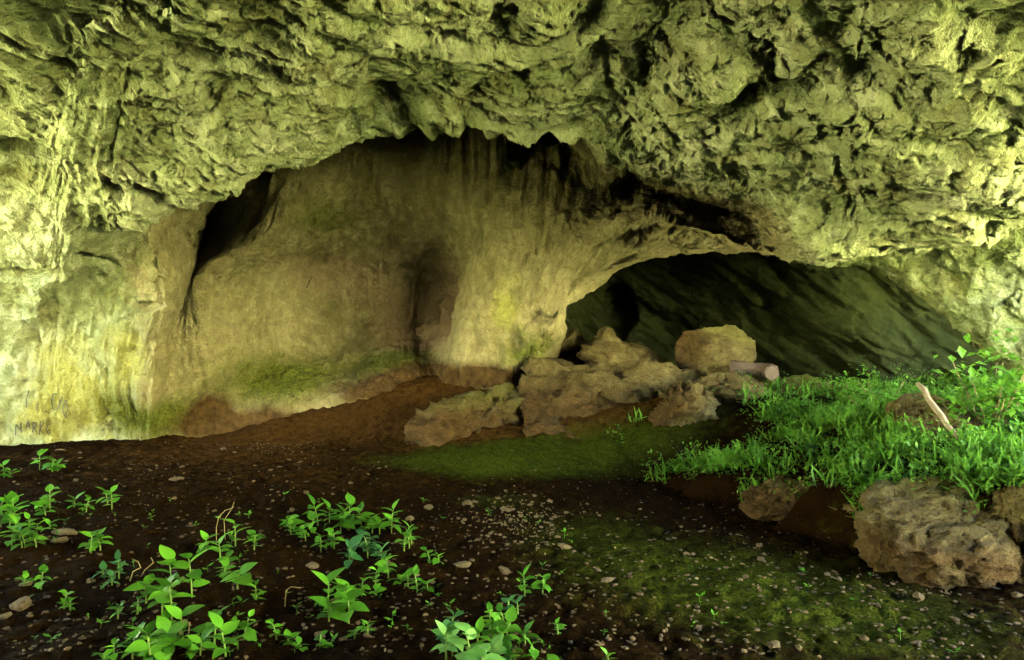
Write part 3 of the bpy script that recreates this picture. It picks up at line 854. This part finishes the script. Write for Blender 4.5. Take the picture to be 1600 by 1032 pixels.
PL = [
    (62, 737, 44, 12, "small leafy plant by the foot of the pale left wall"),
    (6, 748, 34, 8, "little plant cut by the frame edge below the pale wall"),
    (22, 812, 62, 26, "broad bushy plant at the frame edge, upper of two clumps"),
    (78, 795, 52, 12, "leafy sprig just beside the upper bushy clump"),
    (18, 862, 66, 22, "broad bushy plant at the frame edge, lower of two clumps"),
    (175, 793, 48, 13, "lone leafy plant on bare brown soil upslope of the flat slab"),
    (142, 862, 55, 13, "leafy plant growing against the flat pale slab"),
    (64, 920, 48, 10, "small bright plant beside the pale cobbles"),
    (100, 948, 46, 7, "thin plant with few leaves near the pale cobbles"),
    (186, 900, 52, 14, "dark bluish green plant beside dead twigs"),
    (368, 858, 62, 18, "plant with dry stalks standing through its leaves"),
    (300, 945, 100, 26, "tall bright plant with large leaves in the near soil"),
    (335, 1008, 88, 24, "leafy plant directly below the tall bright plant"),
    (352, 900, 48, 8, "narrow sprig beside the tall bright plant"),
    (455, 835, 34, 5, "single upright sprig on dark soil"),
    (497, 818, 58, 16, "bushy plant upslope, with a stone behind it"),
    (545, 828, 70, 22, "dense bushy plant in the middle of the plant row"),
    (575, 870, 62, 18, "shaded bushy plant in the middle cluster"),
    (640, 858, 56, 11, "plant ending the middle row, nearest the rubble patch"),
    (607, 905, 56, 18, "leafy plant at the lower end of the middle cluster"),
    (652, 925, 50, 14, "small leafy plant next to a flat pale chip"),
    (513, 960, 92, 20, "tall plant with pointed leaves between soil gaps"),
    (545, 955, 50, 10, "short plant leaning against the tall pointed-leaf plant"),
    (432, 992, 50, 9, "small star-shaped plant alone on dark soil"),
    (400, 938, 42, 7, "thin two-tiered sprig alone on dark soil"),
    (235, 1040, 90, 26, "large plant at the bottom frame edge with broad leaves"),
    (178, 1040, 56, 10, "low leaves at the bottom frame edge beside the broad plant"),
    (258, 1000, 58, 11, "sprig rising behind the broad plant at the bottom edge"),
    (735, 1045, 92, 26, "biggest pale-leaved plant at the bottom centre"),
    (790, 1015, 76, 20, "leafy plant behind the pale-leaved bottom plant"),
    (835, 1045, 66, 16, "last plant of the bottom clump, beside bare moss"),
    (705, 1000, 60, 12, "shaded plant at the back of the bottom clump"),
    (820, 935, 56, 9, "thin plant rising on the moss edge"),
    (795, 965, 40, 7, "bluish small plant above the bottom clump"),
    (872, 990, 30, 5, "small sprig standing alone on moss"),
    (500, 1005, 44, 12, "spreading small-leaved plant under the tall pointed-leaf plant"),
    (575, 1000, 40, 9, "low plant beside a round stone near the bottom"),
    (950, 1035, 24, 4, "two upright leaves at the bottom frame edge on moss"),
    (522, 862, 50, 14, "leafy clump filling the gap below the dense bushy plant"),
    (612, 838, 54, 16, "leafy clump between the dense plant and the one nearest the rubble"),
    (478, 842, 40, 9, "small clump beside the single upright sprig"),
    (672, 880, 40, 9, "low clump just below the plant nearest the rubble patch"),
    (565, 925, 44, 12, "low clump at the foot of the middle cluster"),
    (45, 835, 44, 12, "low clump joining the two bushy plants at the frame edge"),
    (215, 960, 44, 10, "low clump behind the broad plant near dead twigs"),
    (385, 985, 40, 9, "low clump between the star-shaped plant and its taller neighbour"),
    (765, 985, 48, 13, "leafy clump at the back of the pale-leaved bottom plant"),
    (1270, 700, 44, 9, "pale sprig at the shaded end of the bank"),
]
for i, (px, py, h, n, lab) in enumerate(PL):
    plant("herb_plant", lab, px, py, h, n, 100 + i)

# tiny seedlings, all alike
def seedling_mesh(seed):
    r = random.Random(seed); vv, ff = [], []
    for k in range(r.randint(3, 5)):
        az = k * 2.2 + r.uniform(-.4, .4); ln = r.uniform(.6, 1.0); wd = ln * .26; up = r.uniform(.1, .5); zz = r.uniform(.4, .95)
        ca, sa = math.cos(az), math.sin(az)
        for (s, w_) in ((0, 0), (.5, wd), (1, 0), (.5, -wd)):
            vv.append((ca * ln * s - sa * w_, sa * ln * s + ca * w_, zz + up * s))
        b0 = len(vv) - 4; ff.append((b0, b0 + 1, b0 + 2, b0 + 3))
    b0 = len(vv); vv += [(-.03, 0, 0), (.03, 0, 0), (.02, 0, .9), (-.02, 0, .9)]; ff.append((b0, b0 + 1, b0 + 2, b0 + 3))
    me = bpy.data.meshes.new("seedling"); me.from_pydata(vv, [], ff); me.materials.append(M['leaf']); return me
SEED = [seedling_mesh(k) for k in range(5)]
rs = random.Random(21)
for k in range(110):
    px, py = rs.uniform(20, 900), rs.uniform(770, 1025)
    if k % 9 == 0: px, py = rs.uniform(900, 1580), rs.uniform(880, 1025)
    x, y, z = on_floor(px, py)
    o = link("seedling", SEED[rs.randrange(5)])
    s = rs.uniform(.022, .055); o.location = (x, y, z - .004); o.scale = (s, s, s * 1.2); o.rotation_euler = (rs.uniform(-.2, .2), rs.uniform(-.2, .2), rs.uniform(0, 6.28))
    tags(o, "tiny bright green seedling sprouting from the dark soil", "seedling", "seedlings on the cave floor")

# ------------------------------------------------------------------ leafy bank
def leaf_cloud(name, centers, sizes, seed, mat, upright=.5, slim=1.0):
    """many small leaves as one mesh: folded four-sided blades"""
    r = np.random.default_rng(seed); n = len(centers)
    az = r.uniform(0, 2 * np.pi, n); pt = r.normal(upright, .45, n); rl = r.normal(0, .5, n)
    dr = np.stack([np.cos(az) * np.cos(pt), np.sin(az) * np.cos(pt), np.sin(pt)], 1)
    sd = np.stack([-np.sin(az), np.cos(az), rl * .6], 1); sd /= np.linalg.norm(sd, axis=1)[:, None]
    nn = np.cross(dr, sd)
    s = sizes[:, None]; w = (sizes * slim * r.uniform(.25, .38, n))[:, None]
    a = centers; m1 = a + dr * s * .5 + nn * s * .05; tip = a + dr * s + nn * (-.12) * s
    v = np.stack([a, m1 + sd * w - nn * 0, tip, m1 - sd * w, a + dr * s * .5 - nn * s * .03], 1).reshape(-1, 3)
    b0 = (np.arange(n) * 5)[:, None]
    f = np.concatenate([b0 + np.array([[0, 1, 4]]), b0 + np.array([[1, 2, 4]]), b0 + np.array([[0, 4, 3]]), b0 + np.array([[4, 2, 3]])], 0)
    return mesh_np(name, v, f, mat, smooth=False)


r = np.random.default_rng(77)
cand_x = r.uniform(1.2, 7.0, 60000); cand_y = r.uniform(4.0, 9.4, 60000)
xe = np.interp(cand_y, edge_y, edge_x)
dd = (cand_x - xe) * .72
dens = sstep(.02, .25, dd) * (1 - .75 * sstep(1.0, 2.0, dd) * sstep(7.6, 8.4, cand_y)) * (.25 + .75 * sstep(-.25, .3, pn(np.stack([cand_x * 1.3, cand_y * 1.3, 0 * cand_x], 1))))
dens *= 1 - .9 * sstep(7.6, 8.2, cand_y) * (1 - sstep(2.5, 3.3, cand_x))
dens *= 1 - np.exp(-((((cand_x - .585 * cand_y) / .30) ** 2 + ((cand_y - 6.25) / .75) ** 2) ** 2))
dens *= 1 - .93 * sstep(.22, .45, dd) * (1 - sstep(2.3, 3.1, cand_x)) * sstep(6.2, 7.0, cand_y)
keep = r.random(60000) < dens * .30
sx, sy = cand_x[keep], cand_y[keep]
sz = floor_z(sx, sy)
cen, siz = [], []
for x, y, z in zip(sx, sy, sz):
    h = r.uniform(.06, .20) * (1 + .7 * pn(np.array([[x * 2.2, y * 2.2, 3.0]]))[0]); n = r.integers(9, 17)
    t_ = r.random(n) ** .7
    cen.append(np.stack([x + r.normal(0, .045, n), y + r.normal(0, .045, n), z + h * t_], 1))
    siz.append(r.uniform(.022, .058, n))
gb = r.random(len(sx)) < .28                         # grass blades among the herbs
gc, gs = [], []
for x, y, z in zip(sx[gb], sy[gb], sz[gb]):
    n = r.integers(4, 9)
    gc.append(np.stack([x + r.normal(0, .05, n), y + r.normal(0, .05, n), np.full(n, z)], 1)); gs.append(r.uniform(.08, .24, n))
me = leaf_cloud("grass", np.concatenate(gc), np.concatenate(gs), 6, M['bank_leaf'], 1.15, .22)
tags(link("grass", me), "thin grass blades mixed through the bank's ground cover", "grass", kind='stuff')
me = leaf_cloud("ground_cover", np.concatenate(cen), np.concatenate(siz), 5, M['bank_leaf'])
tags(link("undergrowth", me), "dense bright green ground cover on the bank", "undergrowth", kind='stuff')


def bush(label, c, radii, nleaf, size, seed, stems, cat="bush"):
    r = np.random.default_rng(seed)
    root = link("bush", None); root.location = c
    tags(root, label, cat)
    tips = []
    for k in range(stems):
        a = r.uniform(0, 6.28); top = np.array([math.cos(a) * radii[0] * r.uniform(.2, .9), math.sin(a) * radii[1] * r.uniform(.2, .9), radii[2] * r.uniform(.9, 1.9)])
        path = [Vector(top * (q / 5) + np.array([0, 0, .06 * math.sin(q)])) for q in range(6)]
        link("stem", tube_mesh("stem", path, [.009, .008, .007, .006, .005, .004], M['dry'], 5), root)
        tips.append(top)
    pts_ = []
    for k in range(nleaf):
        tpt = tips[r.integers(len(tips))] * r.uniform(.45, 1.08)
        pts_.append(tpt + r.normal(0, .09, 3) * np.array([radii[0], radii[1], radii[2]]) / .4)
    link("foliage", leaf_cloud("foliage", np.array(pts_), r.uniform(size * .7, size * 1.3, nleaf), seed, M['bank_leaf'], .2), root)
    return root


bush("tall open shrub with dark leaves against the dark wall", P(1548, 712, 6.2), (.50, .35, .48), 700, .09, 3, 22, "shrub")
bush("rounded dense bush beside the leaning stick", P(1375, 668, 7.7), (.40, .35, .30), 1000, .048, 4, 16)
bush("small bush crowning the far end of the bank", P(1330, 640, 8.6), (.32, .3, .22), 480, .045, 5, 10)

# ------------------------------------------------------------------ stones
STONES = [rock_mesh("stone", (1, .8, .6), 200 + k, sub=3, rough=.14, cuts=8, mat=M['stone']) for k in range(6)]
SLABS = [rock_mesh("stone", (1, .6, .28), 300 + k, sub=3, rough=.14, cuts=6, mat=M['stone']) for k in range(4)]
def stone(px, py, wpx, label, group=None, slab=False, seed=0, name="stone"):
    r = random.Random(seed * 7 + int(px * 3 + py))
    x, y, z = on_floor(px, py)
    s = wpx / FPX * y / 2
    o = link(name, (SLABS if slab else STONES)[r.randrange(4)])
    o.location = (x, y, z + s * (.12 if slab else .25)); o.scale = (s, s, s)
    o.rotation_euler = (r.uniform(-.25, .25), r.uniform(-.25, .25), r.uniform(-.5, .5) if slab else r.uniform(0, 6.28))
    return tags(o, label, "stone", group)
for (px, py, w, lab, sl) in [
    (100, 836, 48, "large flat pale slab of stone beside a leafy plant", True), (92, 850, 36, "thin stone half buried under the pale slab", True),
    (33, 946, 38, "smooth grey cobble at the frame edge", False), (8, 958, 26, "long pale cobble cut by the frame edge", False), (40, 915, 20, "pale cobble above the smooth grey cobble", False),
    (142, 905, 16, "small pinkish stone near dead twigs", False), (488, 882, 24, "pale flat stone behind the tall pointed-leaf plant", True),
    (788, 893, 22, "whitish wedge of stone in the middle of the floor", False), (722, 884, 32, "long flat chip of stone below the rubble", True),
    (808, 880, 14, "small pale stone behind the whitish wedge", False), (640, 815, 16, "upright pale stone among the middle plants", False),
    (670, 791, 15, "grey stone upslope of the rubble patch", False), (880, 857, 26, "flat yellowish sliver of stone below the rubble patch", True),
    (947, 914, 24, "flat pale stone alone on dark moss", True), (1073, 866, 12, "pale egg-shaped stone on the shadow edge", False),
    (1209, 1011, 26, "upright pale stone on the moss near the bottom", False), (1248, 1014, 14, "small stone beside the upright pale stone", False),
    (730, 792, 18, "biggest white stone of the rubble patch", False), (790, 800, 18, "white angular stone at the heart of the rubble", False),
    (275, 749, 26, "flat tan stone alone on bare brown soil", True), (93, 708, 16, "pale chip lying by the small plant near the wall", True),
    (500, 988, 22, "round brown stone near the bottom plants", False), (675, 913, 20, "flat cream chip next to a small plant", True),
    (1190, 871, 20, "flat tan stone on the shaded slope", True), (1252, 887, 26, "long tan sliver of stone on the shaded slope", True),
    (773, 638, 9, "white pebble lying on the reddish rock mound", False), (1590, 932, 18, "grey stone below the tan rock face", False),
    (1435, 938, 20, "tan stone in the dark soil below the bank", False), (1350, 1002, 14, "pale chip near the bottom on dark soil", False)]:
    if py < 690:
        o = link("stone", STONES[1]); o.location = P(px, py, 9.45); o.scale = (.04, .04, .04); tags(o, lab, "stone")
    else:
        stone(px, py, w, lab, None, sl)
rs = random.Random(5)
for k in range(70):
    px, py = rs.gauss(805, 52), rs.gauss(812, 22)
    stone(px, max(765, py), rs.uniform(4, 10), "small pale stone in the rubble patch on the floor", "stones of the rubble patch", False, k)
for k in range(32):
    px = rs.uniform(1000, 1330); py = 800 + (px - 1000) * .30 + rs.gauss(15, 20)
    stone(px, max(780, py), rs.uniform(5, 12), "small stone strewn along the shaded slope below the bank", "stones on the shaded slope", rs.random() < .4, k)
for k in range(50):
    px, py = rs.uniform(30, 620), 700 + abs(rs.gauss(0, 65))
    stone(px, min(py, 900), rs.uniform(4, 11), "small stone scattered on the bare brown soil", "stones on the brown soil", rs.random() < .5, k)
for k in range(18):
    px, py = rs.uniform(1200, 1590), rs.uniform(905, 1028)
    stone(px, py, rs.uniform(5, 13), "small stone in the dark soil below the bank rocks", "stones below the bank", rs.random() < .5, k)
for k in range(20):
    px, py = rs.uniform(350, 1000), rs.uniform(860, 1028)
    stone(px, py, rs.uniform(5, 12), "small stone lying between the leafy plants", "stones between the plants", rs.random() < .4, k)
# fine grit
gx_, gy_ = [], []
rg = np.random.default_rng(12)
for (cx, cy, sx_, sy_, n) in [(805, 815, 55, 22, 420), (420, 700, 40, 8, 160), (1150, 870, 90, 30, 60), (300, 760, 180, 45, 160), (1400, 960, 140, 40, 20), (600, 930, 240, 60, 50), (1020, 745, 45, 5, 90)]:
    px = rg.normal(cx, sx_, n); py = np.clip(rg.normal(cy, sy_, n), 695, 1030)
    Y = CAMZ * FPX / (py - CY); gx_.append((px - CX) / FPX * Y); gy_.append(Y)
gx_, gy_ = np.concatenate(gx_), np.concatenate(gy_); gz_ = floor_z(gx_, gy_)
bv, bf = ico(1)
n = len(gx_); sc = rg.uniform(.003, .010, (n, 1, 1)) * np.clip(rg.normal(1, .35, (n, 1, 3)), .4, 1.8)
vv = bv[None] * sc + np.stack([gx_, gy_, gz_ + .003], 1)[:, None]
ff = (bf[None] + (np.arange(n) * len(bv))[:, None, None]).reshape(-1, 3)
tags(link("gravel", mesh_np("gravel", vv.reshape(-1, 3), ff, M['stone'], smooth=False)), "fine stony grit scattered over the soil", "gravel", kind='stuff')

# ------------------------------------------------------------------ dead twigs
def twig(pts, rad, label):
    base = Vector(on_floor(*pts[0][:2])); Y = base.y
    path = [base + Vector(((p[0] - pts[0][0]) / FPX * Y, p[2] if len(p) > 2 else 0, (pts[0][1] - p[1]) / FPX * Y)) for p in pts]
    o = link("dead_twig", tube_mesh("dead_twig", path, [.6 * rad * (1 - .5 * k / len(path)) for k in range(len(path))], M['dry'], 6))
    tags(o, label, "twig")
twig([(338, 850), (338, 825), (342, 808), (352, 798), (362, 795), (366, 785)], .006, "dry bent stalk rising from the stalky plant")
twig([(352, 845), (350, 815), (358, 803), (365, 793)], .005, "second dry stalk leaning in the stalky plant")
twig([(203, 903), (208, 888), (220, 882), (216, 873), (206, 868)], .007, "pale forked dead twig on the soil beside the dark plant")
twig([(220, 900), (226, 890), (240, 878), (236, 870)], .006, "thin dead twig crossing the pale forked twig")
twig([(278, 1010), (282, 985), (288, 970), (296, 975), (295, 992)], .008, "withered drooping stalk between the near plants")
twig([(445, 950), (447, 925), (455, 919), (470, 921)], .006, "hooked dry stalk beside the tall pointed-leaf plant")

# ------------------------------------------------------------------ scrawled letters on the pale wall
Gs = Gmain[cut:, :]
pp = Gs.reshape(-1, 3)
ppx = CX + pp[:, 0] / pp[:, 1] * FPX; ppy = CY - (pp[:, 2] - CAMZ) / pp[:, 1] * FPX
selw = (ppx > -10) & (ppx < 520) & (pp[:, 1] > 8) & (pp[:, 1] < 12.6)
ppx, ppy, pw = ppx[selw], ppy[selw], pp[selw]
def on_wall(x, y):
    k = np.argsort((ppx - x) ** 2 + (ppy - y) ** 2)[:4]
    p = pw[k].mean(0); p = p * np.array([1, 1, 1])
    v_ = np.array([0, 0, CAMZ]) - p; v_ /= np.linalg.norm(v_)
    return Vector(p + v_ * .022)
def letter(strokes, parent, z=8.6, ox=0, oy=580, w=.007):
    bm = bmesh.new()
    for s in strokes:
        fine_ = []
        for (a0, b0) in zip(s[:-1], s[1:]):
            fine_ += [(a0[0] + (b0[0] - a0[0]) * q / 3, a0[1] + (b0[1] - a0[1]) * q / 3) for q in range(3)]
        fine_.append(s[-1])
        q3 = [on_wall(ox + x / z, oy + y / z) for x, y in fine_]
        prev = None
        for i, p in enumerate(q3):
            d_ = (q3[min(i + 1, len(q3) - 1)] - q3[max(i - 1, 0)]); sd = d_.cross(Vector((0, -1, 0))).normalized() * w
            cur = (bm.verts.new(p + sd), bm.verts.new(p - sd))
            if prev: bm.faces.new((prev[0], prev[1], cur[1], cur[0]))
            prev = cur
    me = bpy.data.meshes.new("letter"); bm.to_mesh(me); bm.free(); me.materials.append(M['paint'])
    return link("letter", me, parent)
gr = link("wall_scrawl", None)
tags(gr, "faded dark letters scrawled low on the pale wall", "graffiti")
letter([[(210, 880), (215, 710), (270, 800), (285, 680), (285, 830)]], gr)
letter([[(350, 790), (375, 660), (410, 780)], [(355, 740), (405, 740)], [(352, 790), (360, 720), (400, 700)]], gr)
letter([[(440, 830), (445, 690), (490, 690), (490, 740), (450, 760), (500, 830)]], gr)
letter([[(525, 860), (545, 670)], [(600, 690), (540, 770), (580, 850)]], gr)
letter([[(690, 700), (640, 730), (620, 800), (650, 835), (690, 830)]], gr)
letter([[(770, 310), (715, 310), (695, 400), (705, 500), (730, 525)]], gr)
letter([[(770, 525), (840, 350)]], gr)
letter([[(885, 390), (850, 470), (850, 560), (885, 640), (905, 520), (900, 410), (885, 390)]], gr)
letter([[(390, 260), (360, 340), (350, 490)]], gr)
letter([[(515, 400), (500, 460), (495, 530)]], gr)
letter([[(600, 540), (665, 560)]], gr)
sm = link("wall_scrawl", None)
tags(sm, "single thin letter A scratched on the alcove wall", "graffiti")
letter([[(0, 24), (9, 0), (16, 24)], [(4, 15), (14, 15)]], sm, 1.6, 500, 447, .006)

# ------------------------------------------------------------------ leaf litter and soil crumbs
rl = np.random.default_rng(31)
n = 1900
px = rl.uniform(-20, 1620, n); py = 700 + 330 * rl.random(n) ** .8
Y = CAMZ * FPX / (py - CY); lx = (px - CX) / FPX * Y
ok = (lx - np.interp(Y, edge_y, edge_x)) < -.1
lx, ly = lx[ok], Y[ok]; lz = floor_z(lx, ly); n = len(lx)
bv, bf = ico(1)
sc = rl.uniform(.006, .022, (n, 1, 1)) * np.stack([np.ones(n), rl.uniform(.3, .9, n), rl.uniform(.15, .6, n)], 1)[:, None]
a_ = rl.uniform(0, 6.28, n); ca, sa = np.cos(a_)[:, None], np.sin(a_)[:, None]
b_ = (bv[None] + rl.normal(0, .18, (n, len(bv), 3))) * sc
vv = np.stack([b_[..., 0] * ca - b_[..., 1] * sa, b_[..., 0] * sa + b_[..., 1] * ca, b_[..., 2]], 2) + np.stack([lx, ly, lz + .004], 1)[:, None]
ff = (bf[None] + (np.arange(n) * len(bv))[:, None, None]).reshape(-1, 3)
M['litter'] = plain("brown_litter", (.016, .009, .003), (.085, .05, .018), (9, 9, 9))
tags(link("litter", mesh_np("litter", vv.reshape(-1, 3), ff, M['litter'], smooth=False)), "brown crumbs and leaf litter strewn over the soil", "litter", kind='stuff')
